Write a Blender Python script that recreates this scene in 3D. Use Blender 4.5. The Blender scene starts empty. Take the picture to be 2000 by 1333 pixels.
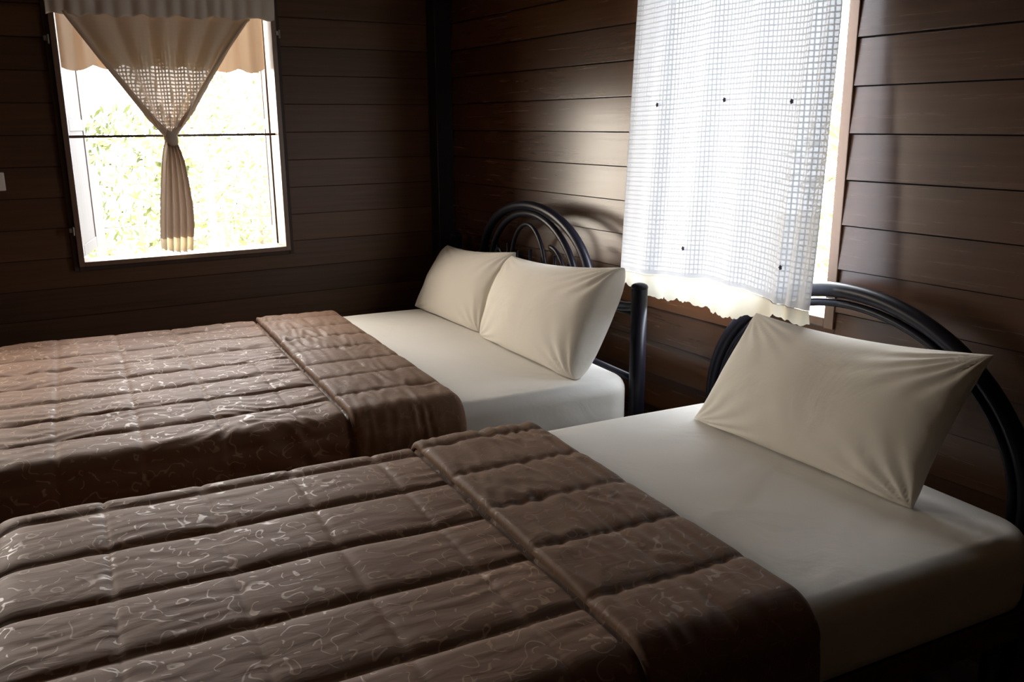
import bpy, bmesh, math, random
import numpy as np
from mathutils import Matrix, Vector, noise
random.seed(7)
C = bpy.context.scene.collection
sc = bpy.context.scene

# ------------------------------------------------------------------ camera
FPX, YAW, PITCH, ROLL = 1709.0, .543, .245, .007
ZC = 1.37                                       # eye height; mattress tops are at 0.52
def cam_rot():
    F = np.array([math.sin(YAW)*math.cos(PITCH), math.cos(YAW)*math.cos(PITCH), -math.sin(PITCH)])
    r = np.array([math.cos(YAW), -math.sin(YAW), 0.]); d = np.cross(F, r)
    c, s = math.cos(ROLL), math.sin(ROLL)
    return c*r+s*d, -s*r+c*d, F
rr, dd, ff = cam_rot()
cd = bpy.data.cameras.new('camera'); cam = bpy.data.objects.new('camera', cd); C.objects.link(cam)
cd.sensor_width = 36; cd.lens = FPX/2000*36; cd.clip_start = .02
cam.matrix_world = Matrix(((rr[0], -dd[0], -ff[0], 0), (rr[1], -dd[1], -ff[1], 0), (rr[2], -dd[2], -ff[2], ZC), (0, 0, 0, 1)))
sc.camera = cam

# ------------------------------------------------------------------ sky, portals, exposure
SKY = 23.0
w = bpy.data.worlds.new('sky'); sc.world = w; w.use_nodes = True
nt = w.node_tree; bg = nt.nodes['Background']
tc = nt.nodes.new('ShaderNodeTexCoord'); sep = nt.nodes.new('ShaderNodeSeparateXYZ')
nt.links.new(tc.outputs['Generated'], sep.inputs[0])
mr = nt.nodes.new('ShaderNodeMapRange'); mr.inputs['From Min'].default_value = -.5; mr.inputs['From Max'].default_value = .9
nt.links.new(sep.outputs['X'], mr.inputs['Value'])
cr = nt.nodes.new('ShaderNodeValToRGB')
cr.color_ramp.elements[0].position = 0; cr.color_ramp.elements[0].color = (1.0, .885, .74, 1)     # warm haze towards the sun side
cr.color_ramp.elements[1].position = 1; cr.color_ramp.elements[1].color = (.75, .86, 1.0, 1)     # cooler open sky
nt.links.new(mr.outputs[0], cr.inputs[0]); nt.links.new(cr.outputs[0], bg.inputs[0])
bg.inputs[1].default_value = SKY

def portal(name, loc, rot, sx, sy):
    l = bpy.data.lights.new(name, 'AREA'); l.shape = 'RECTANGLE'; l.size = sx; l.size_y = sy; l.cycles.is_portal = True
    o = bpy.data.objects.new(name, l); C.objects.link(o); o.location = loc; o.rotation_euler = rot
R90 = math.pi/2
portal('sky_portal', (.775, 4.2, 1.40), (-R90, 0, 0), .9, 1.2)           # window_1
portal('sky_portal', (-.60, 4.2, 1.40), (-R90, 0, 0), .66, 1.2)           # added fill opening, out of view
portal('sky_portal', (2.2, 2.05, 1.38), (0, R90, 0), 1.2, .85)            # window_2

sc.view_settings.view_transform = 'Standard'; sc.view_settings.look = 'None'
sc.view_settings.gamma = 1; sc.view_settings.exposure = .18; sc.view_settings.use_curve_mapping = False
cy = sc.cycles
cy.use_denoising = True; cy.denoiser = 'OPENIMAGEDENOISE'
cy.max_bounces = 10; cy.diffuse_bounces = 6; cy.glossy_bounces = 4; cy.transparent_max_bounces = 24; cy.transmission_bounces = 6
cy.sample_clamp_indirect = 8; cy.caustics_reflective = False; cy.caustics_refractive = False

# ------------------------------------------------------------------ materials
class NT:
    def __init__(s, name):
        s.m = bpy.data.materials.new(name); s.m.use_nodes = True; s.t = s.m.node_tree
        s.p = s.t.nodes['Principled BSDF']; s.out = s.t.nodes['Material Output']
    def n(s, typ, **kw):
        n = s.t.nodes.new(typ)
        for k, v in kw.items():
            if k in ('operation', 'blend_type', 'data_type', 'noise_dimensions', 'wave_type', 'bands_direction', 'wave_profile', 'feature', 'distance', 'clamp', 'interpolation_type'): setattr(n, k, v)
            else: n.inputs[k.replace('_', ' ')].default_value = v
        return n
    def l(s, a, b): s.t.links.new(a, b)
    def math(s, op, a, b=None, c=None, clamp=False):
        n = s.t.nodes.new('ShaderNodeMath'); n.operation = op; n.use_clamp = clamp
        for i, x in enumerate((a, b, c)):
            if x is None: continue
            if isinstance(x, (int, float)): n.inputs[i].default_value = x
            else: s.l(x, n.inputs[i])
        return n.outputs[0]
    def mix(s, f, a, b, bt='MIX'):
        n = s.t.nodes.new('ShaderNodeMix'); n.data_type = 'RGBA'; n.blend_type = bt
        for i, x in ((0, f), (6, a), (7, b)):
            if isinstance(x, (int, float)): n.inputs[i].default_value = x
            elif isinstance(x, tuple): n.inputs[i].default_value = (*x, 1)
            else: s.l(x, n.inputs[i])
        return n.outputs[2]
    def obj(s, scale=None):
        t = s.n('ShaderNodeTexCoord'); o = t.outputs['Object']
        if scale:
            m = s.n('ShaderNodeMapping'); m.inputs['Scale'].default_value = scale; s.l(o, m.inputs[0]); o = m.outputs[0]
        return o
    def bump(s, h, strength=.3, dist=.01):
        b = s.n('ShaderNodeBump', Strength=strength, Distance=dist); s.l(h, b.inputs['Height']); s.l(b.outputs[0], s.p.inputs['Normal']); return b
    def rgb(s, col): s.p.inputs['Base Color'].default_value = (*col, 1)
    def set(s, **kw):
        for k, v in kw.items(): s.p.inputs[k.replace('_', ' ')].default_value = v

PITCHB, OFFB = .125, .085                       # board height and offset of the seams
def wood_boards(name, axis, dark=(.046, .0190, .0075), lite=(.130, .056, .024), rough=.26):
    N = NT(name)
    sc_ = (2.2, 60, 60) if axis == 'x' else (60, 2.2, 60)
    co = N.obj(); s = N.n('ShaderNodeSeparateXYZ'); N.l(co, s.inputs[0])
    row = N.math('FLOOR', N.math('DIVIDE', N.math('SUBTRACT', s.outputs['Z'], OFFB), PITCHB))
    wn = N.n('ShaderNodeTexWhiteNoise', noise_dimensions='1D'); N.l(row, wn.inputs['W'])
    off = N.n('ShaderNodeVectorMath', operation='MULTIPLY_ADD')
    N.l(wn.outputs['Color'], off.inputs[0]); off.inputs[1].default_value = (5, 5, 5); N.l(co, off.inputs[2])
    mp = N.n('ShaderNodeMapping'); mp.inputs['Scale'].default_value = sc_; N.l(off.outputs[0], mp.inputs[0])
    g = N.n('ShaderNodeTexNoise', Scale=1.0, Detail=6.0, Roughness=.6, Distortion=.6); N.l(mp.outputs[0], g.inputs['Vector'])
    mp2 = N.n('ShaderNodeMapping'); mp2.inputs['Scale'].default_value = (1.2, 8, 8) if axis == 'x' else (8, 1.2, 8); N.l(off.outputs[0], mp2.inputs[0])
    g2 = N.n('ShaderNodeTexNoise', Scale=1.0, Detail=3.0, Distortion=1.2); N.l(mp2.outputs[0], g2.inputs['Vector'])
    f = N.math('ADD', N.math('MULTIPLY', g.outputs['Fac'], .75), N.math('MULTIPLY', g2.outputs['Fac'], .25))
    f = N.math('SUBTRACT', f, .07)
    f = N.math('ADD', f, N.math('MULTIPLY', N.math('SUBTRACT', wn.outputs['Value'], .5), .45), clamp=True)
    # gap and shadow under each lap, painted as an uneven dull dark line
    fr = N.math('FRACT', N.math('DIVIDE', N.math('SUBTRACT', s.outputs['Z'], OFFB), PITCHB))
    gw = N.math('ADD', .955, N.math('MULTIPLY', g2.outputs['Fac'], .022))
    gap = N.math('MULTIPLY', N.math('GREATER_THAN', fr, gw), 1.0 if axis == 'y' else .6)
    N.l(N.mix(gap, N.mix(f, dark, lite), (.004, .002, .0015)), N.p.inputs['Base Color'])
    N.l(N.math('ADD', N.math('ADD', N.math('MULTIPLY', g.outputs['Fac'], .07), rough-.03), N.math('MULTIPLY', gap, .5)), N.p.inputs['Roughness'])
    sp = .55 if axis == 'y' else .28
    N.l(N.math('SUBTRACT', sp, N.math('MULTIPLY', gap, sp*.9)), N.p.inputs['Specular IOR Level'])
    N.bump(g.outputs['Fac'], .03, .004)
    return N.m
def wood_plain(name, dark, lite, rough=.45, scale=(40, 40, 3)):
    N = NT(name); g = N.n('ShaderNodeTexNoise', Scale=1.0, Detail=5.0, Distortion=.5); N.l(N.obj(scale), g.inputs['Vector'])
    N.l(N.mix(g.outputs['Fac'], dark, lite), N.p.inputs['Base Color']); N.set(Roughness=rough); N.bump(g.outputs['Fac'], .15, .003)
    return N.m
def plain(name, col, rough=.5, metal=0., var=.12, scale=6.0, spec=.5, bump=0):
    N = NT(name); g = N.n('ShaderNodeTexNoise', Scale=scale, Detail=4.0); N.l(N.obj(), g.inputs['Vector'])
    N.l(N.mix(g.outputs['Fac'], tuple(c*(1-var) for c in col), tuple(min(1, c*(1+var)) for c in col)), N.p.inputs['Base Color'])
    N.set(Roughness=rough, Metallic=metal, Specular_IOR_Level=spec)
    if bump: N.bump(g.outputs['Fac'], bump, .01)
    return N.m
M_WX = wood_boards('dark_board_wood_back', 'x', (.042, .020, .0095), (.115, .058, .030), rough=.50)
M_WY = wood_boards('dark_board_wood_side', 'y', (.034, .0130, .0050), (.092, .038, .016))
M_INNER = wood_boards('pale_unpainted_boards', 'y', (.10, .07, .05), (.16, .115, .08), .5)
M_POST = wood_plain('black_stained_post', (.006, .005, .008), (.016, .011, .014), .4)
M_JAMB = wood_plain('window_jamb_wood', (.11, .062, .036), (.18, .105, .062), .6)
M_FRAME = wood_plain('window_frame_wood', (.10, .06, .038), (.17, .11, .075), .45)
M_CASING = wood_plain('dark_casing_wood', (.02, .011, .007), (.04, .022, .014), .7)
M_LEAF = wood_plain('pale_shutter_paint', (.045, .034, .028), (.06, .046, .038), .8)
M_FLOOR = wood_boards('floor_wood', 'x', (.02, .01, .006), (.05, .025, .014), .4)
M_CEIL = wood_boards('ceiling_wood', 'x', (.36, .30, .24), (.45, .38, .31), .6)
M_METAL = plain('black_enamelled_metal', (.010, .010, .017), .34, 0, .1, spec=.22)
M_BRASS = plain('dull_steel', (.22, .21, .20), .5, .8)
M_RAIL = wood_plain('reddish_bed_rail', (.09, .022, .014), (.14, .036, .022), .4)
M_SWITCH = plain('ivory_plastic', (.82, .80, .76), .4, 0, .04)

def cotton(name, col, wr=.0, fine=.15):
    N = NT(name)
    a = N.n('ShaderNodeTexNoise', Scale=5.0, Detail=4.0, Distortion=.8); N.l(N.obj((1, 1, 1)), a.inputs['Vector'])
    b = N.n('ShaderNodeTexNoise', Scale=260.0, Detail=2.0); N.l(N.obj(), b.inputs['Vector'])
    N.l(N.mix(a.outputs['Fac'], tuple(c*.95 for c in col), col), N.p.inputs['Base Color'])
    N.set(Roughness=.85, Sheen_Weight=.15, Specular_IOR_Level=.25)
    N.bump(N.math('ADD', N.math('MULTIPLY', a.outputs['Fac'], 1.0), N.math('MULTIPLY', b.outputs['Fac'], .02)), .35, .018)
    return N.m
M_SHEET = cotton('white_cotton_sheet', (.72, .70, .66))
M_PILLOW = cotton('ivory_pillowcase', (.74, .70, .63))

def quilt_mat(name, base, line, seed):
    N = NT(name)
    co = N.obj((1, 1, 1))
    n1 = N.n('ShaderNodeTexNoise', Scale=21.0, Detail=0.0, Distortion=1.0); N.l(co, n1.inputs['Vector'])
    # curling satin-stitch lines: the contour of a noise field
    d = N.math('ABSOLUTE', N.math('SUBTRACT', n1.outputs['Fac'], .5))
    ln = N.n('ShaderNodeMapRange'); ln.inputs['From Min'].default_value = .018; ln.inputs['From Max'].default_value = .034
    ln.inputs['To Min'].default_value = 1; ln.inputs['To Max'].default_value = 0; N.l(d, ln.inputs['Value'])
    brk = N.n('ShaderNodeTexNoise', Scale=30.0, Detail=1.0); N.l(N.obj((1.3, 1.1, 1)), brk.inputs['Vector'])
    bk = N.math('GREATER_THAN', brk.outputs['Fac'], .47)
    f = N.math('MULTIPLY', ln.outputs[0], bk)
    big = N.n('ShaderNodeTexNoise', Scale=3.0, Detail=3.0); N.l(co, big.inputs['Vector'])
    b0 = N.mix(big.outputs['Fac'], tuple(c*.82 for c in base), tuple(c*1.15 for c in base))
    N.l(N.mix(f, b0, line), N.p.inputs['Base Color'])
    N.l(N.math('SUBTRACT', .64, N.math('MULTIPLY', f, .22)), N.p.inputs['Roughness'])
    N.set(Specular_IOR_Level=.17, Sheen_Weight=.12, Sheen_Roughness=.45); N.p.inputs['Sheen Tint'].default_value = (.9, .75, .65, 1)
    wr = N.n('ShaderNodeTexNoise', Scale=1.0, Detail=3.0, Distortion=1.0); N.l(N.obj((11, 38, 20)), wr.inputs['Vector'])
    N.bump(N.math('ADD', N.math('MULTIPLY', wr.outputs['Fac'], .8), N.math('MULTIPLY', f, .10)), .13, .012)
    return N.m
M_QUILT = quilt_mat('brown_satin_quilt', (.185, .105, .068), (.33, .22, .15), 1)
M_QFOLD = quilt_mat('brown_quilt_turned_back', (.160, .091, .057), (.205, .122, .080), 2)

def lace_mat(name, col, cell_open, pitch, dense_border=.035, trans=.6, thread=.30, cell_trans=None):
    """Net cloth: a square grid of threads, half-open cells between; UV in metres along the cloth."""
    N = NT(name); N.t.nodes.remove(N.p)
    uv = N.n('ShaderNodeUVMap'); s = N.n('ShaderNodeSeparateXYZ'); N.l(uv.outputs[0], s.inputs[0])
    def band(x):
        fr = N.math('FRACT', N.math('DIVIDE', x, pitch))
        return N.math('LESS_THAN', fr, thread)
    th = N.math('MAXIMUM', band(s.outputs[0]), band(s.outputs[1]))
    at = N.n('ShaderNodeAttribute'); at.attribute_name = 'dense'
    th = N.math('MAXIMUM', th, at.outputs['Fac'], clamp=True)
    df = N.n('ShaderNodeBsdfDiffuse'); df.inputs[0].default_value = (*col, 1)
    tl = N.n('ShaderNodeBsdfTranslucent'); tl.inputs[0].default_value = (*col, 1)
    mx = N.n('ShaderNodeMixShader'); N.l(N.math('ADD', N.math('MULTIPLY', th, trans-(cell_trans or trans)), cell_trans or trans), mx.inputs[0]); N.l(df.outputs[0], mx.inputs[1]); N.l(tl.outputs[0], mx.inputs[2])
    tp = N.n('ShaderNodeBsdfTransparent')
    m2 = N.n('ShaderNodeMixShader'); N.l(N.math('SUBTRACT', cell_open, N.math('MULTIPLY', th, cell_open)), m2.inputs[0])
    N.l(mx.outputs[0], m2.inputs[1]); N.l(tp.outputs[0], m2.inputs[2]); N.l(m2.outputs[0], N.out.inputs[0])
    return N.m
M_NETA = lace_mat('ivory_net_cloth', (.58, .49, .41), .022, .0150, trans=.055, thread=.42, cell_trans=.13)
M_HEMA = lace_mat('folded_net_hem', (.54, .46, .39), .0, .0150, trans=.10)
M_NETB = lace_mat('white_net_cloth', (.80, .82, .86), .012, .0155, trans=.050, thread=.28, cell_trans=.092)
M_LACE = lace_mat('cream_lace_trim', (.86, .79, .64), .0, .006, trans=.13)
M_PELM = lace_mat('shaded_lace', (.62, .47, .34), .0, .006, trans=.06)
M_VAL = lace_mat('grey_ivory_valance', (.62, .58, .54), .0, .01, trans=.10)
M_MOTIF = plain('dark_embroidery', (.07, .06, .10), .8)
M_GRASS = plain('dry_garden_ground', (.30, .26, .17), .9, 0, .25, 3.0)
M_BUSH = plain('yellow_green_foliage', (.085, .10, .030), .8, 0, .35, 9.0)
M_FPOST = plain('weathered_fence', (.10, .09, .075), .8)

# ------------------------------------------------------------------ mesh helpers
def mesh_obj(name, verts, faces, mat, parent=None, smooth=False, uvs=None, dense=None):
    me = bpy.data.meshes.new(name); me.from_pydata([tuple(map(float, v)) for v in verts], [], faces)
    if smooth: me.shade_smooth()
    if uvs is not None:
        ul = me.uv_layers.new(name='UVMap'); idx = np.zeros(len(me.loops), dtype=np.int32); me.loops.foreach_get('vertex_index', idx)
        ul.data.foreach_set('uv', np.asarray(uvs, dtype=np.float32)[idx].ravel())
    if dense is not None:
        a = me.attributes.new('dense', 'FLOAT', 'POINT'); a.data.foreach_set('value', np.asarray(dense, dtype=np.float32))
    me.materials.append(mat); me.update()
    o = bpy.data.objects.new(name, me); C.objects.link(o)
    if parent: o.parent = parent
    return o
def bm_obj(name, bm, mat, parent=None, smooth=False):
    me = bpy.data.meshes.new(name); bm.normal_update(); bm.to_mesh(me); bm.free()
    if smooth: me.shade_smooth()
    me.materials.append(mat); o = bpy.data.objects.new(name, me); C.objects.link(o)
    if parent: o.parent = parent
    return o
def add_box(bm, a, b, bevel=0):
    """axis-aligned box from corner a to corner b"""
    r = bmesh.ops.create_cube(bm, size=1)
    cx = [(a[i]+b[i])/2 for i in range(3)]; sx = [abs(b[i]-a[i]) for i in range(3)]
    for v in r['verts']: v.co = Vector([cx[i]+v.co[i]*sx[i] for i in range(3)])
    if bevel:
        es = list({e for v in r['verts'] for e in v.link_edges})
        bmesh.ops.bevel(bm, geom=es, offset=bevel, segments=2, profile=.5, affect='EDGES')
def box(name, a, b, mat, parent=None, bevel=.003):
    bm = bmesh.new(); add_box(bm, a, b, bevel); return bm_obj(name, bm, mat, parent)
def tube_geo(pts, rad, seg=12, closed=False, caps=True):
    P = np.array(pts, float); n = len(P)
    T = np.roll(P, -1, 0)-np.roll(P, 1, 0) if closed else np.gradient(P, axis=0)
    T /= np.linalg.norm(T, axis=1)[:, None]
    up = np.array([0, 0, 1.]) if abs(T[0][2]) < .9 else np.array([1., 0, 0])
    N0 = np.cross(T[0], up); N0 /= np.linalg.norm(N0)
    vs = []; R = rad if hasattr(rad, '__len__') else [rad]*n
    for i in range(n):
        N0 = N0-T[i]*(N0@T[i]); N0 /= np.linalg.norm(N0); B = np.cross(T[i], N0)
        for k in range(seg):
            a = 2*math.pi*k/seg; vs.append(P[i]+R[i]*(math.cos(a)*N0+math.sin(a)*B))
    fs = []
    for i in range(n if closed else n-1):
        j = (i+1) % n
        for k in range(seg):
            l = (k+1) % seg; fs.append((i*seg+k, i*seg+l, j*seg+l, j*seg+k))
    if caps and not closed:
        fs.append(tuple(range(seg))[::-1]); fs.append(tuple((n-1)*seg+k for k in range(seg)))
    return vs, fs
def tube(name, pts, rad, mat, parent=None, seg=12, closed=False):
    v, f = tube_geo(pts, rad, seg, closed); return mesh_obj(name, v, f, mat, parent, True)
def tubes(name, lst, mat, parent=None, seg=12):
    V, Fc = [], []
    for pts, rad, closed in lst:
        v, f = tube_geo(pts, rad, seg, closed); o = len(V); V += v; Fc += [tuple(i+o for i in q) for q in f]
    return mesh_obj(name, V, Fc, mat, parent, True)
def grid_faces(nu, nv):
    return [(i*nv+j, i*nv+j+1, (i+1)*nv+j+1, (i+1)*nv+j) for i in range(nu-1) for j in range(nv-1)]
def empty(name, loc=(0, 0, 0), rz=0.):
    o = bpy.data.objects.new(name, None); C.objects.link(o); o.location = loc; o.rotation_euler = (0, 0, rz); o.empty_display_size = .1; return o
def tag(o, label, cat, group=None):
    o['label'] = label; o['category'] = cat
    if group: o['group'] = group
    return o
def struct(o, label=None):
    o['kind'] = 'structure'
    if label: o['label'] = label
    return o

# ------------------------------------------------------------------ room shell
XB, YA, XL, YF, ZT = 2.08, 4.08, -2.3, -1.6, 2.70      # wall_right, wall_back, wall_left, wall_front, ceiling
W_FILL = (-.90, -.30, .815, 1.93)      # extra opening in wall_back, out of view, added for fill light
PROUD, TILT = .018, .009
W1 = (.350, 1.205, .815, 1.93)       # window_1 opening in wall_back: x0 x1 z0 z1
W2 = (1.657, 2.475, .812, 1.93)       # window_2 opening in wall_right: y0 y1 z0 z1

def board_wall(name, lo, hi, openings, place, mat):
    """lapped boards: the foot of each board stands proud, its head is tucked back under the next; place(t, depth, z) -> xyz"""
    V, Fc = [], []
    def quadbox(t0, t1, z0, z1, dlo, dhi, dback):
        o = len(V)
        for t in (t0, t1):
            for z, d in ((z0, dlo), (z0+.001, dlo), (z1, dhi), (z1, dback), (z0, dback)):
                V.append(place(t, d, z))
        n = 5
        for k in range(n):
            l = (k+1) % n; Fc.append((o+k, o+l, o+n+l, o+n+k))
        Fc.append(tuple(o+k for k in range(n))[::-1]); Fc.append(tuple(o+n+k for k in range(n)))
    z = OFFB-PITCHB
    rnd = random.Random(name)
    while z < ZT:
        z0, z1 = max(z, 0), min(z+PITCHB, ZT)
        f0 = PROUD-TILT*0; f1 = PROUD-TILT
        jit = rnd.uniform(-.0012, .0012)
        spans = [(lo, hi)]
        for a, b, c, d in openings:
            if z1 > c and z0 < d:
                spans = [q for s0, s1 in spans for q in ((s0, min(s1, a)), (max(s0, b), s1)) if q[1]-q[0] > .01]
                if z0 < c < z1: quadbox(a-.0001, b+.0001, z0, c, f0+jit, f0-TILT*.5, -.02)
                if z0 < d < z1: quadbox(a-.0001, b+.0001, d, z1, f0-TILT*.6, f1+jit, -.02)
        for s0, s1 in spans: quadbox(s0, s1, z0, min(z1+.003, ZT), f0+jit, f1+jit, -.02)
        z += PITCHB
    # solid lining behind the boards
    def lining(t0, t1, z0, z1):
        o = len(V)
        for t in (t0, t1):
            for zz in (z0, z1):
                for d in (.004, -.04): V.append(place(t, d, zz))
        for q in ((0, 1, 3, 2), (4, 6, 7, 5), (0, 4, 5, 1), (2, 3, 7, 6), (0, 2, 6, 4), (1, 5, 7, 3)): Fc.append(tuple(o+k for k in q))
    t = lo
    for a, b, c, d in sorted(openings):
        lining(t, a, 0, ZT); lining(a, b, 0, c); lining(a, b, d, ZT); t = b
    lining(t, hi, 0, ZT)
    ob = mesh_obj(name, V, Fc, mat)
    bm = bmesh.new(); bm.from_mesh(ob.data); bmesh.ops.recalc_face_normals(bm, faces=bm.faces); bm.to_mesh(ob.data); bm.free()
    return struct(ob)
board_wall('wall_back', XL, XB, [(W[0]-.021, W[1]+.021, W[2]-.019, W[3]+.019) for W in (W1, W_FILL)], lambda t, d, z: (t, YA-d, z), M_WX)
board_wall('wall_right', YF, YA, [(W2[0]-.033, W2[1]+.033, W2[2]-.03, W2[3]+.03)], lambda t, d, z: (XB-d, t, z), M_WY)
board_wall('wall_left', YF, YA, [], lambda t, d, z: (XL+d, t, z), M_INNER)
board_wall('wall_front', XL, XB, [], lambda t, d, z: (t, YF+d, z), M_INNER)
struct(box('floor', (XL-.05, YF-.05, -.06), (XB+.05, YA+.05, 0), M_FLOOR, bevel=0))
struct(box('ceiling', (XL-.05, YF-.05, ZT), (XB+.05, YA+.05, ZT+.06), M_CEIL, bevel=0))
struct(box('trim_1', (1.978, 3.978, 0), (XB-.012, YA-.012, ZT), M_POST, bevel=.004))

# window_1 in wall_back: dark casing, lighter frame, opened casement leaves, a thin bar
w1 = struct(empty('window_1', (.778, YA, W1[2])))
def wchild(o, root):
    o.parent = root; o.location = o.location-root.location; return o
x0, x1, z0, z1 = W1
bm = bmesh.new()
add_box(bm, (x0-.042, YA-.030, z0-.040), (x0-.022, YA-.019, z1+.05), .003); add_box(bm, (x1+.022, YA-.030, z0-.040), (x1+.042, YA-.019, z1+.05), .003)
add_box(bm, (x0-.022, YA-.045, z1+.02), (x1+.022, YA-.019, z1+.05), .003); add_box(bm, (x0-.022, YA-.030, z0-.040), (x1+.022, YA-.019, z0-.02), .003)
wchild(bm_obj('window_casing', bm, M_CASING), w1)
bm = bmesh.new()
add_box(bm, (x0-.022, YA-.050, z0-.02), (x0, YA+.07, z1+.02), .002); add_box(bm, (x1, YA-.050, z0-.02), (x1+.022, YA+.07, z1+.02), .002)
add_box(bm, (x0, YA-.050, z1), (x1, YA+.07, z1+.02), .002)
wchild(bm_obj('window_frame', bm, M_FRAME), w1)
wchild(box('window_sill', (x0, YA-.052, z0-.02), (x1, YA+.09, z0), M_FRAME, bevel=.002), w1)
wchild(tube('window_bar', [(x0-.005, YA+.005, 1.325), (x1+.005, YA+.005, 1.325)], .0055, M_CASING), w1)
def leaf(hx, ang, width, sgn):
    """an outward-opened casement leaf hinged at x = hx"""
    e = empty('window_leaf', (hx, YA+.075, z0)); e.rotation_euler = (0, 0, ang); e.parent = w1; e.location = e.location-w1.location
    h = z1-z0-.01; t = .020; s = .05; 
    bm = bmesh.new()
    add_box(bm, (0, -t/2, 0), (s, t/2, h), .003); add_box(bm, (width-s, -t/2, 0), (width, t/2, h), .003)
    add_box(bm, (s, -t/2, 0), (width-s, t/2, s), .003); add_box(bm, (s, -t/2, h-s), (width-s, t/2, h), .003); add_box(bm, (s, -t/2, h*.48), (width-s, t/2, h*.48+s), .003)
    add_box(bm, (s-.005, -.006, s-.005), (width-s+.005, .006, h-s+.005))
    o = bm_obj('leaf_panel', bm, M_LEAF); o.parent = e
leaf(x0-.002, math.radians(75), .42, 1); leaf(x1+.004, math.radians(77), .42, -1)
for (hx, hz) in ((x0-.036, 1.703), (x0-.033, .95), (x1+.028, 1.76)):
    bm = bmesh.new(); add_box(bm, (hx-.012, YA-.058, hz-.010), (hx+.008, YA-.044, hz+.010), .003)
    r = bmesh.ops.create_cone(bm, cap_ends=True, segments=10, radius1=.004, radius2=.004, depth=.035)
    for v in r['verts']: v.co += Vector((hx+.004, YA-.060, hz-.004))
    wchild(bm_obj('window_hook', bm, M_BRASS), w1)

# window_2 in wall_right
w2 = struct(empty('window_2', (XB, 2.05, W2[2])))
y0, y1, z0, z1 = W2
bm = bmesh.new(); xa, xb = XB-PROUD-.003, XB+.09
add_box(bm, (xa, y0-.033, z0-.03), (xb, y0, z1+.03), .002); add_box(bm, (xa, y1, z0-.03), (xb, y1+.033, z1+.03), .002); add_box(bm, (xa, y0, z1), (xb, y1, z1+.03), .002)
wchild(bm_obj('window_frame', bm, M_JAMB), w2)
wchild(box('window_sill', (xa, y0, z0-.026), (xb, y1, z0), M_JAMB, bevel=.002), w2)
# unseen window in wall_back, added to brighten the near bed
w_fill = struct(empty('fill_window', (-.60, YA, W_FILL[2])))
x0, x1, z0, z1 = W_FILL
bm = bmesh.new(); add_box(bm, (x0-.022, YA-.050, z0-.02), (x0, YA+.07, z1+.02)); add_box(bm, (x1, YA-.050, z0-.02), (x1+.022, YA+.07, z1+.02))
add_box(bm, (x0, YA-.050, z1), (x1, YA+.07, z1+.02)); add_box(bm, (x0, YA-.052, z0-.02), (x1, YA+.09, z0))
wchild(bm_obj('window_frame', bm, M_FRAME), w_fill)

# ------------------------------------------------------------------ beds
ANG = -math.radians(4.8)
def bed_frame(cx, cyy, width, label, build_head):
    root = tag(empty('bed_frame', (cx, cyy, 0), ANG), label, 'bed', 'metal bed frames with arched headboards')
    hw = width/2
    for s in (-1, 1):
        yy = s*(hw-.035)
        box('side_rail', (-1.98, yy-.016, .265), (-.02, yy+.016, .335), M_RAIL, root, .004)
        for xx in (-1.95, -.10):
            tube('leg', [(xx, yy-.0*s, .0), (xx, yy, .27)], .02, M_METAL, root)
    box('slat_base', (-1.96, -hw+.05, .30), (-.04, hw-.05, .345), M_RAIL, root, .003)
    build_head(root)
    return root
def ell(c, a, z0, b, t0, t1, n=48, x=.025):
    return [(x, c-a*math.cos(t), z0+b*math.sin(t)) for t in np.linspace(t0, t1, n)]
def head_double(root):
    c = .09; hp = .79
    for s in (-1, 1):
        y = c+s*hp
        tube('headboard_post', [(.025, y, 0), (.025, y, .828)], .028, M_METAL, root, 16)
        bm = bmesh.new(); bmesh.ops.create_uvsphere(bm, u_segments=16, v_segments=10, radius=.0295)
        for v in bm.verts: v.co = Vector((.025+v.co.x, y+v.co.y, .828+v.co.z*.5))
        bm_obj('post_cap', bm, M_METAL, root, True)
    a, b, zz = .47, .262, .775
    main = ell(c, a, zz, b, .06, math.pi-.06, 60)
    # the crown sweeps out and down into the posts
    def sweep(s):
        p = []
        for t in np.linspace(0, 1, 16):
            p.append((.025, c+s*(a*.998+(hp-a)*t), zz+.016-.05*math.sin(math.pi*t*.8)))
        return p
    tube('headboard_arch', sweep(-1)[::-1]+main[1:-1]+sweep(1), .019, M_METAL, root, 14)
    tube('headboard_arch', ell(c, a-.085, zz-.05, b+.018, 0, math.pi, 50, .022), .014, M_METAL, root)
    tube('inner_scroll', ell(c+.02, .16, .74, .22, 0, math.pi, 40, .02), .009, M_METAL, root, 10)
    tube('inner_scroll', ell(c-.17, .13, .74, .15, .0, math.pi*.5, 20, .02), .008, M_METAL, root, 10)
    tube('cross_rail', [(.022, c-hp+.01, .735), (.022, c+hp-.01, .735)], .013, M_METAL, root)
    tube('cross_rail', [(.022, c-hp+.01, .50), (.022, c+hp-.01, .50)], .015, M_METAL, root)
    for k in range(-3, 4):
        y = c+k*.105
        tube('spindle', [(.022, y, .50), (.022, y, .84 if k % 2 else .86)], .0075, M_METAL, root, 8)
    for s in (-1, 1):
        tube('ring_ornament', [(.022, c+s*.30+.034*math.cos(t), .79+.034*math.sin(t)) for t in np.linspace(0, 2*math.pi, 24, endpoint=False)], .008, M_METAL, root, 8, True)
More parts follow.
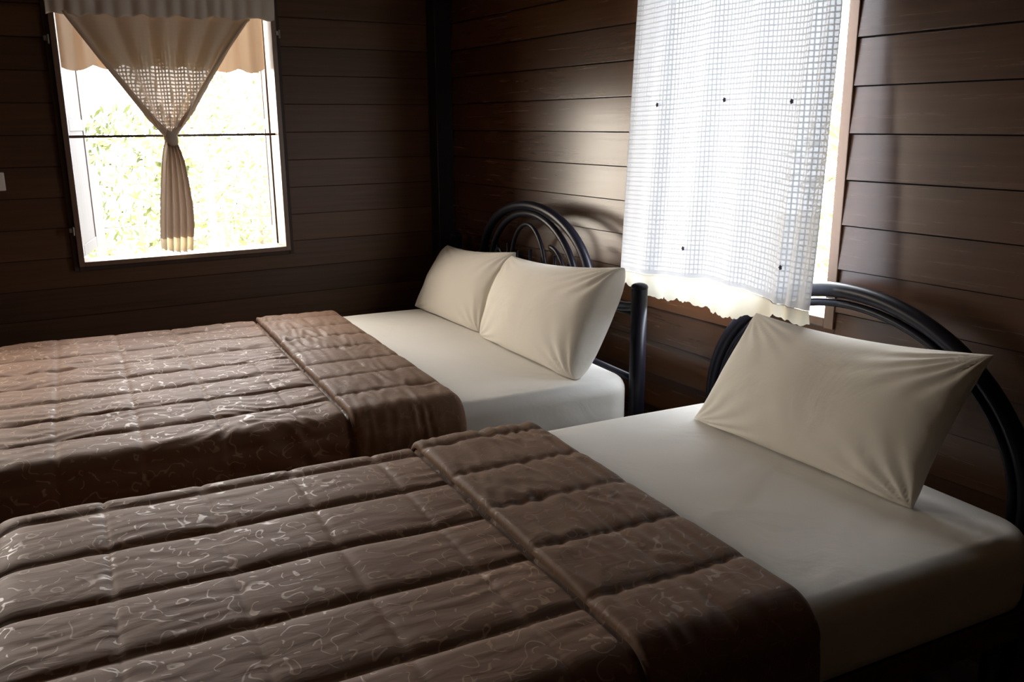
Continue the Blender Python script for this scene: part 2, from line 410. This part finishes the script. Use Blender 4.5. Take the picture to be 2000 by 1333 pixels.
def head_single(root):
    c = .095; a, b, zz = .545, .425, .50
    pts = [(.045, c-a, 0), (.045, c-a, .2), (.045, c-a, .42)]+ell(c, a, zz, b, 0, math.pi, 60, .045)+[(.045, c+a, .42), (.045, c+a, .2), (.045, c+a, 0)]
    tube('headboard_arch', pts, .021, M_METAL, root, 16)
    a2 = a-.036
    pts = [(.045, c-a2, .30), (.045, c-a2, .40)]+ell(c, a2, zz, b-.036, 0, math.pi, 50, .045)+[(.045, c+a2, .40), (.045, c+a2, .30)]
    tube('headboard_arch', pts, .011, M_METAL, root)
    tube('cross_rail', [(.045, c-a, .30), (.045, c+a, .30)], .014, M_METAL, root)
    tube('cross_rail', [(.045, c-a+.01, .45), (.045, c+a-.01, .45)], .012, M_METAL, root)
B1 = (1.905, 2.965, 1.48); B2 = (1.905, 1.40, 1.08)
bed_frame(*B1, 'black metal double bed frame with ornate arched headboard, in the corner behind two pillows', head_double)
bed_frame(*B2, 'black metal single bed frame with plain arched headboard, nearest the camera behind one pillow', head_single)

def mattress(cx, cyy, width, label):
    L, hw, zt, zb, rc, re = 1.97, width/2, .520, .346, .11, .045
    prof = [(re*(1-math.cos(t)), re*(1-math.sin(t))) for t in np.linspace(0, math.pi/2, 7)]   # (inset, drop from top)
    ring = []
    def outline(inset):
        r = max(rc-inset, .02); pts = []
        for (qx, qy, a0) in ((-rc, hw-rc, 0), (-L+rc, hw-rc, 90), (-L+rc, -hw+rc, 180), (-rc, -hw+rc, 270)):
            for k in range(9):
                t = math.radians(a0+90*k/8); pts.append((qx+(rc-inset)*math.cos(t), qy+(rc-inset)*math.sin(t)))
        # extra points along straight edges
        out = []
        for i in range(len(pts)):
            p, q = np.array(pts[i]), np.array(pts[(i+1) % len(pts)]); d = np.linalg.norm(q-p)
            n = 24 if d > .4 else 1
            for k in range(n): out.append(tuple(p+(q-p)*k/n))
        return out
    V, Fc = [], []
    levels = [(.03, zb), (.006, zb+.012)] + [(0., zz) for zz in np.linspace(zb+.03, zt-re, 5)] + [(i, zt-d) for i, d in prof[1:]] + [(.10, zt+.001), (.25, zt+.001)]
    n = None
    for li, (ins, zz) in enumerate(levels):
        o = outline(ins)
        if ins > rc-.02:
            base = outline(rc-.02); cxm = -L/2; k = (hw-ins)/(hw-rc+.02); kx = (L/2-ins)/(L/2-rc+.02)
            o = [(cxm+(x-cxm)*kx, y*k) for x, y in base]
        n = len(o)
        for j, (x, y) in enumerate(o):
            wv = .004*noise.noise(Vector((x*7, y*7, zz*18))) if 1 < li < 8 else 0
            V.append((x*(1+wv*.5), y*(1+wv), zz+(.002*noise.noise(Vector((x*3, y*3, 1))) if 7 < li < len(levels)-2 else 0)))
    for i in range(len(levels)-1):
        for j in range(n): Fc.append((i*n+j, i*n+(j+1) % n, (i+1)*n+(j+1) % n, (i+1)*n+j))
    Fc.append(tuple((len(levels)-1)*n+j for j in range(n))); Fc.append(tuple(range(n))[::-1])
    o = mesh_obj('mattress', V, Fc, M_SHEET, None, True)
    o.location = (cx, cyy, 0); o.rotation_euler = (0, 0, ANG)
    return tag(o, label, 'mattress', 'mattresses in white sheets')
mattress(*B1, 'wide mattress in white fitted sheet carrying two pillows, on the double bed')
mattress(*B2, 'narrow mattress in white fitted sheet carrying one pillow, on the near bed')

def puff(u, s, pv, s0, pu, u0, H):
    """stitched channels: flat-topped pads between narrow sunk seams, with shallower cross seams"""
    dv = np.abs((s-s0+pv/2) % pv-pv/2); du = np.abs((u-u0+pu/2) % pu-pu/2)
    a = 1-np.exp(-dv/.011); b = 1-np.exp(-du/.0065)
    dome = np.abs(np.sin(np.pi*(s-s0)/pv))
    return H*(a*(.50+.50*b)*.86+.14*dome*a)
def sheet_over_bed(name, width, u0, u1, base, H, seam_v, seam_u, drop, foot, mat, parent, seed, edge=None, wrinkle=.004, wdir=(7, 26), du=.0062, gap=None):
    """quilted cloth: runs across the bed and over both sides; local x = -u, y = v"""
    hw = width/2+.004; r = .055; zt = .522
    flat = 2*(hw-r); arc = r*math.pi/2; tot = flat+2*arc+2*drop
    ns = int(tot/.0068); S = np.linspace(-tot/2, tot/2, ns)
    v = np.zeros(ns); dz = np.zeros(ns); nv = np.zeros(ns); nz = np.ones(ns)
    for i, s in enumerate(S):
        q = abs(s)-flat/2; sg = 1 if s > 0 else -1
        if q <= 0: v[i] = s
        elif q < arc:
            t = q/r; v[i] = sg*(flat/2+r*math.sin(t)); dz[i] = r*(1-math.cos(t)); nv[i] = sg*math.sin(t); nz[i] = math.cos(t)
        else:
            d = q-arc; v[i] = sg*(hw+.03*d); dz[i] = r+d; nv[i] = sg; nz[i] = 0
    # along the bed
    rf = .09; Uflat = 2.04-rf
    uend = u1 if not foot else Uflat+rf*math.pi/2+.30
    nu = int((uend-u0)/du); T = np.linspace(u0, uend, nu)
    uu = T.copy(); dzu = np.zeros(nu); nxu = np.zeros(nu); nzu = np.ones(nu)
    for i, t in enumerate(T):
        if t > Uflat:
            q = (t-Uflat)/rf
            if q < math.pi/2: uu[i] = Uflat+rf*math.sin(q); dzu[i] = rf*(1-math.cos(q)); nxu[i] = math.sin(q); nzu[i] = math.cos(q)
            else: uu[i] = Uflat+rf; dzu[i] = rf+(t-Uflat-rf*math.pi/2); nxu[i] = 1; nzu[i] = 0
    A, Bm = np.meshgrid(T, S, indexing='ij')
    hgt = puff(A, Bm, seam_v[0], seam_v[1], seam_u[0], seam_u[1], H)
    V = []; UV = []
    rn = random.Random(seed); ox, oy = rn.uniform(0, 50), rn.uniform(0, 50)
    for i in range(nu):
        for j in range(ns):
            u, s = T[i], S[j]
            wn = noise.noise(Vector((u*wdir[0]+ox, s*wdir[1]+oy+1.5*noise.noise(Vector((u*5, s*5, 7))), 0)))
            amp = .35+.65*max(0, noise.noise(Vector((u*2.2+oy, s*2.2, 3)))+.35)*1.3
            seamness = 1-(hgt[i, j]/H)
            h = base+hgt[i, j]+wrinkle*amp*(1-abs(wn)*2.2)*(1+.6*seamness)+.004*noise.noise(Vector((u*4, s*4, 9+seed)))
            if edge:
                for e in edge:
                    dd_ = (u-u0) if e[0] == 'head' else (uend-u)
                    if dd_ < e[1]:
                        k = math.sqrt(max(0, 1-(1-dd_/e[1])**2)); h = e[2]+(h-e[2])*k
            if gap and 0 < u-gap < .020: h = .004+(h-.004)*(.5-.5*math.cos(math.pi*min(1, max(0, (u-gap-.006)/.014))))
            d = (dz[j]**4+dzu[i]**4)**.25
            V.append((-(uu[i]+nxu[i]*h), v[j]+nv[j]*h*(1 if nxu[i] < .5 else 1), zt-d+h*min(nz[j]+.0, 1)*nzu[i]))
    o = mesh_obj(name, V, grid_faces(nu, ns), mat, parent, True)
    md = o.modifiers.new('thickness', 'SOLIDIFY'); md.thickness = .006; md.offset = 1 if False else -1
    return o
def quilt(cx, cyy, width, label, uf0, uf1, sv, su, seed):
    root = tag(empty('quilt', (cx, cyy, .52), ANG), label, 'quilt', 'brown quilts turned back at the head end')
    b = sheet_over_bed('quilt_body', width, uf0+.03, 0, .006, .0135, sv, su, .30, True, M_QUILT, root, seed, wrinkle=.002 if seed == 2 else .0050, wdir=(7, 26) if seed == 2 else (9, 24), gap=uf1-.004)
    f = sheet_over_bed('turned_back_fold', width, uf0, uf1, 0.0245, .0095, (sv[0], sv[1]), (.185, uf0-.005), .31, False, M_QFOLD, root, seed+5,
                       edge=[('head', .035, .003), ('foot', .005, .018)], wrinkle=.0052, wdir=(30, 8))
    f['label'] = 'darker turned-back band of the quilt'
    for o in (b, f): o.location = (0, 0, -.52)
quilt(*B1, 'brown quilted bedspread on the double bed by the far window', .64, 1.0, (.195, .03), (.21, .09), 1)
quilt(*B2, 'brown satin quilted bedspread with curling stitch pattern on the near bed', .68, 1.05, (.207, .047), (.21, .12), 2)

# ------------------------------------------------------------------ pillows
def pillow(label, BL, BR, TR, TL, front, back, seed, skew=0., full=.42, bow=.055):
    """four seam corners in space; front = belly towards the foot of the bed, back = towards the headboard"""
    BL, BR, TR, TL = map(np.array, (BL, BR, TR, TL)); org = (BL+BR)/2
    n = np.cross(BR-BL, TL-BL); n /= np.linalg.norm(n)
    if n[0] > 0: n = -n
    N = 64; V = []; 
    ss = np.sin(np.linspace(-1, 1, N)*math.pi/2)
    for side in (1, -1):
        for i, s in enumerate(ss):
            for j, t in enumerate(ss):
                # edges bow inwards between the corners
                s2 = s*(1-bow*(1-t*t)); t2 = t*(1-(.125 if t > 0 else .07)*(1-s*s))
                a, b = (s2+1)/2, (t2+1)/2
                p = BL*(1-a)*(1-b)+BR*a*(1-b)+TR*a*b+TL*(1-a)*b
                e = max(0, (1-s*s))**(.42+(full-.42)*min(1, max(0, s+.3)))*max(0, (1-t*t))**.42
                T_ = (front if side == 1 else back)*e*(1+skew*s)
                rr_ = math.hypot(abs(s)-1, abs(t)-1)
                ang = math.atan2(1-abs(t), 1-abs(s))
                wr = .008*math.sin(ang*21+seed+3*noise.noise(Vector((s*2, t*2, seed))))*math.exp(-(rr_/.55)**2)*min(1, rr_*5)*e**.5
                wr += .004*noise.noise(Vector((s*2.2, t*1.7, seed*3.1)))*e
                lw = min(1, max(0, (-t-.1)/.9)) if side == 1 else 0
                p = p+np.array([n[0], n[1], n[2]*(1-1.7*lw)])*(side*T_+wr*side)
                sag = .5235
                if p[2] < sag: p = np.array([p[0], p[1], sag+(p[2]-sag)*.03])
                V.append(p-org)
    Fc = grid_faces(N, N)+[tuple(q[::-1]) for q in [tuple(k+N*N for k in f) for f in grid_faces(N, N)]]
    o = mesh_obj('pillow', V, Fc, M_PILLOW, None, True)
    bm = bmesh.new(); bm.from_mesh(o.data); bmesh.ops.remove_doubles(bm, verts=bm.verts, dist=.0006); bmesh.ops.recalc_face_normals(bm, faces=bm.faces); bm.to_mesh(o.data); bm.free()
    o.data.shade_smooth(); o.location = org
    return tag(o, label, 'pillow', 'ivory pillows')
pillow('plump ivory pillow leaning at the far corner end of the double bed', (1.720, 3.745, .524), (1.715, 3.10, .524), (1.868, 3.06, .850), (1.885, 3.71, .805), .085, .075, 1, full=.32, bow=.04)
pillow('plump ivory pillow with creased corner, on the double bed nearer the large curtain', (1.700, 3.07, .524), (1.655, 2.32, .524), (1.800, 2.26, .900), (1.850, 3.06, .838), .115, .10, 2, full=.24, bow=.02)
pillow('large ivory pillow leaning on the near bed against the plain arch', (1.715, 1.81, .524), (1.700, 1.085, .524), (1.845, 1.03, .872), (1.865, 1.735, .836), .085, .055, 3, full=.38, bow=.04)

# ------------------------------------------------------------------ curtains
def interp(z, tab, k):
    xs = [r[1] for r in tab]; ys = [r[0] for r in tab]
    return float(np.interp(-z, [-x for x in xs], ys))
AL = [(.365, 1.81), (.383, 1.779), (.482, 1.631), (.557, 1.525), (.651, 1.389), (.711, 1.318), (.689, 1.221), (.674, 1.113), (.661, .997), (.652, .888), (.652, .85)]
AR = [(1.11, 1.81), (1.082, 1.79), (1.0, 1.68), (.919, 1.557), (.835, 1.424), (.750, 1.317), (.781, 1.227), (.795, 1.127), (.803, 1.026), (.801, .942), (.787, .858), (.787, .85)]
root = tag(empty('curtain', (.75, 3.99, 1.80)), 'ivory net curtain tied in a knot at the small back window', 'curtain')
def child_abs(o, par): o.parent = par; o.location = o.location-par.location; return o
nr, ncl = 150, 260; V = []; UV = []; D = []
for i in range(nr):
    t = i/(nr-1); z = 1.815-(1.815-.895)*t
    l, r = interp(z, AL, 0), interp(z, AR, 0); wd = r-l
    k = 1-min(1, wd/.75)
    for j in range(ncl):
        s = j/(ncl-1)
        ph = s*2*math.pi*5.5+1.2*math.sin(3*s+z*2)
        amp = .014+.018*k
        lat = math.sin(ph)*amp
        # the hems roll over: the outermost cloth is drawn closer together
        se = s+.035*math.sin(2*math.pi*s)*0
        x = l+wd*se+.35*math.cos(ph)*wd/60
        V.append((x, 3.985+lat*(1 if z > 1.36 or z < 1.29 else .5), z)); UV.append((x-lat*.35, z+.0)); dn = .30+.5*max(0, math.sin(ph)) if (s < .40 or s > .86) else .0
        D.append(1. if (s < .05 or s > .95 or z < 1.33) else dn)
child_abs(mesh_obj('curtain_panel', V, grid_faces(nr, ncl), M_NETA, None, True, UV, D), root)
# the two front edges are rolled hems that run down into the knot
for tab, sg in ((AL, 1), (AR, -1)):
    V = []
    for i in range(70):
        t = i/69; z = 1.80-(1.80-1.325)*t; e = interp(z, tab, 0); wdt = .020+.016*t**1.5
        wdt = min(wdt, max(.008, abs(interp(z, AR, 0)-interp(z, AL, 0))*.5))
        for j in range(7):
            q = j/6; V.append((e+sg*wdt*q, 3.958-.010*math.sin(math.pi*q)+.02*t, z))
    child_abs(mesh_obj('curtain_hem', V, grid_faces(70, 7), M_HEMA, None, True, [(0, 0)]*len(V), [1.]*len(V)), root)
# knot: a wrapped band of the same cloth
V = []; Fc = []
kn = [(.0, 1.348, .016), (.0, 1.338, .024), (.0, 1.322, .027), (.002, 1.305, .0275), (.003, 1.292, .026), (.003, 1.284, .019)]
for i, (dx, z, r) in enumerate(kn):
    for k in range(24):
        a = 2*math.pi*k/24; V.append((.732+dx+r*math.cos(a)*(1+.06*math.sin(5*a)), 3.985+r*1.0*math.sin(a), z+.006*math.sin(a*2+1)))
for i in range(len(kn)-1):
    for k in range(24): Fc.append((i*24+k, i*24+(k+1) % 24, (i+1)*24+(k+1) % 24, (i+1)*24+k))
D = [1.]*len(V)
child_abs(mesh_obj('curtain_knot', V, Fc, M_HEMA, None, True, [(0, 0)]*len(V), D), root)
# gathered tail hem
V = []; UV = []; D = []
for i in range(24):
    t = i/23; z = .897-(.047+.012*0)*t
    for j in range(ncl):
        s = j/(ncl-1); ph = s*2*math.pi*5.5+1.2*math.sin(3*s+z*2)
        l, r = interp(z, AL, 0), interp(z, AR, 0)
        low = .014*math.cos((s-.6)*3.2)+.004*abs(math.sin(s*60))
        V.append((l+(r-l)*s, 3.985+math.sin(ph)*.034, z-t*low)); UV.append((s*.78, z)); D.append(0)
o = child_abs(mesh_obj('lace_hem', V, grid_faces(24, ncl), M_LACE, None, True, UV, D), root); o['label'] = 'cream lace hem'
# header valance
V = []; UV = []; D = []; nz_, nx_ = 26, 240
for i in range(nz_):
    t = i/(nz_-1)
    for j in range(nx_):
        s = j/(nx_-1); x = .315+.885*s
        zb = 1.785+.022*s+.005*math.sin(s*37)+.003*math.sin(s*83)
        z = 1.965-(1.965-zb)*t
        rp = .008*math.sin(s*95+1.5*math.sin(s*9))*(.4+.6*t)+.004*math.sin(s*41)
        y = 3.955+rp-.012*math.sin(math.pi*t)
        V.append((x, y, z)); UV.append((x, z)); D.append(1.)
o = child_abs(mesh_obj('curtain_valance', V, grid_faces(nz_, nx_), M_VAL, None, True, UV, D), root); o['label'] = 'gathered grey-ivory valance'
md = o.modifiers.new('thickness', 'SOLIDIFY'); md.thickness = .003
# scalloped lace of a short inner curtain hanging in the window opening
V = []; UV = []; D = []
for i in range(16):
    t = i/15
    for j in range(nx_):
        s = j/(nx_-1); x = .362+.83*s
        zb = 1.600+.022*s-.018*abs(math.sin(s*math.pi*7))+.010*math.sin(s*5)
        V.append((x, 4.125+.010*math.sin(s*70), 1.92-(1.92-zb)*t)); UV.append((x, t*.3)); D.append(1.)
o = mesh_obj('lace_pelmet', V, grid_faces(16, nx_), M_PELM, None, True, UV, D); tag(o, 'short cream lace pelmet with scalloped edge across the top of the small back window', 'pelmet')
child_abs(tube('curtain_rod', [(.29, 3.995, 1.955), (1.235, 3.995, 1.955)], .007, M_CASING), root)

# large curtain on wall_right
root = tag(empty('curtain', (1.99, 2.05, 1.98)), 'long white checked net curtain with cream lace hem over the large side window', 'curtain')
HEM = [(1.590, .866), (1.711, .867), (1.852, .880), (2.048, .878), (2.269, .858), (2.443, .851), (2.50, .851)]
LAC = [(1.590, .833), (1.700, .838), (1.806, .818), (1.898, .790), (1.984, .791), (2.103, .806), (2.266, .789), (2.443, .823), (2.50, .823)]
def tabi(y, tab): return float(np.interp(y, [a for a, b in tab], [b for a, b in tab]))
def cx_at(y, z):
    near = max(0, min(1, (2.0-y)/.3))
    k = (1.98-z)/1.12; k = min(max(k, 0), 1.1)
    base = 2.015*(1-k)+(1.945-.045*near)*k
    fold = .008*math.sin(y*26+1.1*math.sin(z*1.5+y*5))+.0025*math.sin(y*61+z*1.4)
    d = max(0, 1-abs(y-1.66)/.10); fold += d*.007*math.sin(y*110)
    return base+fold*(.9+.1*k)
def edges(z):
    t = (1.98-z)/1.12
    return 1.632-.055*t+.006*math.sin(z*4), 2.485-.012*t
nr, ncl = 130, 300; V = []; UV = []; D = []
for i in range(nr):
    t = i/(nr-1)
    for j in range(ncl):
        s = j/(ncl-1); yb = 1.59+s*.86
        zb = tabi(yb, HEM); z = 1.99-(1.99-zb)*t; a, b = edges(z); y = a+(b-a)*s
        V.append((cx_at(y, z), y, z)); UV.append((s*.98, 1.99-(1.12)*t)); D.append(1. if t > .988 else 0)
child_abs(mesh_obj('curtain_panel', V, grid_faces(nr, ncl), M_NETB, None, True, UV, D), root)
V = []; UV = []; D = []
for i in range(22):
    t = i/21
    for j in range(ncl):
        s = j/(ncl-1); yb = 1.59+s*.86; z0_, z1_ = tabi(yb, HEM), tabi(yb, LAC)
        a, b = edges(z0_); y = a+(b-a)*s
        sc_ = .010*abs(math.sin(y*48))+.004*abs(math.sin(y*131))
        z = z0_-(z0_-z1_+sc_)*t
        V.append((cx_at(y, z0_)-.003-.008*t*math.sin(y*55), y, z)); UV.append((y, z)); D.append(0)
o = child_abs(mesh_obj('lace_hem', V, grid_faces(22, ncl), M_LACE, None, True, UV, D), root); o['label'] = 'cream lace hem with scalloped edge'
for (y, z) in ((2.315, 1.423), (2.024, 1.432), (1.742, 1.421), (2.132, .969), (1.688, .970)):
    bm = bmesh.new()
    x = cx_at(y, z)-.006
    for k in range(6):
        a = k*math.pi/3; r = bmesh.ops.create_icosphere(bm, subdivisions=1, radius=.0032)
        q = (0, 0) if k == 5 else (.0040*math.cos(k*math.pi*.4), .0046*math.sin(k*math.pi*.4))
        for v in r['verts']: v.co = Vector((x+v.co.x*.4, y+q[0]+v.co.y, z+q[1]+v.co.z))
    child_abs(bm_obj('embroidered_flower', bm, M_MOTIF, None, True), root)
child_abs(tube('curtain_rod', [(2.015, 1.57, 1.985), (2.015, 2.55, 1.985)], .008, M_CASING), root)

# light switch by the left edge of the frame
sw = tag(box('switch_plate', (.030, YA-.034, 1.120), (.103, YA-.0165, 1.192), M_SWITCH, bevel=.004), 'small ivory light switch on the back wall left of the small window', 'light switch')
sw.name = 'light_switch'; r = box('rocker', (.052, YA-.038, 1.138), (.082, YA-.033, 1.174), M_SWITCH, bevel=.002); r.parent = sw

# ------------------------------------------------------------------ outdoors
struct(box('ground', (-14, 4.3, -.75), (16, 22, -.70), M_GRASS, bevel=0))
g = box('ground', (2.3, -10, -.75), (16, 4.3, -.70), M_GRASS, bevel=0); struct(g)
def shrub(x, y, zb, h, rx, label, seed, n=1500, leafs=.05):
    rn = random.Random(seed); V = []; Fc = []
    root = tag(empty('shrub', (x, y, zb)), label, 'shrub', 'garden shrubs outside')
    for k in range(n):
        a, b = rn.uniform(0, 2*math.pi), rn.uniform(-1, 1); q = rn.uniform(.55, 1)**.5
        lx = rx*q*math.sqrt(1-b*b)*math.cos(a)*(1+.3*math.sin(a*3+seed)); ly = rx*.8*q*math.sqrt(1-b*b)*math.sin(a); lz = h*.55+h*.45*q*b
        d = Vector((rn.gauss(0, 1), rn.gauss(0, 1), rn.gauss(0, 1))).normalized(); e = d.orthogonal().normalized(); L = leafs*rn.uniform(.7, 1.4)
        c = Vector((lx, ly, lz)); o = len(V)
        V += [c-d*L, c+e*L*.35, c+d*L, c-e*L*.35]; Fc.append((o, o+1, o+2, o+3))
    mesh_obj('foliage', V, Fc, M_BUSH, root)
    tube('stem', [(0, 0, 0), (.03, .0, h*.3), (0, .04, h*.7)], .03, M_FPOST, root, 8)
shrub(1.25, 8.7, -.7, 2.3, .6, 'sunlit yellow-green shrub seen in the small window left of the curtain tail', 1)
shrub(2.35, 10.2, -.7, 2.5, .8, 'washed-out shrub beyond the fence, just right of the curtain tail', 2)
shrub(1.0, 7.0, -.7, 1.0, .38, 'low bright shrub at the bottom left of the small window', 4, 900)
shrub(3.35, 12.4, -.7, 3.2, .9, 'pale tall shrub at the right edge of the small window', 3)
shrub(6.2, 4.2, -.7, 2.7, 1.1, 'green shrub outside the large side window', 5)
root = tag(empty('garden_fence', (3, 7.9, -.7)), 'washed-out wire garden fence seen through the small window', 'fence')
for k in range(6):
    box('fence_post', (-2.2+k*.9, -.03, 0), (-2.14+k*.9, .03, 1.75), M_FPOST, root, .004)
tubes('fence_wire', [([(-2.4, 0, zz), (2.6, 0, zz)], .006, False) for zz in (.55, .9, 1.25, 1.6)], M_FPOST, root, 6)
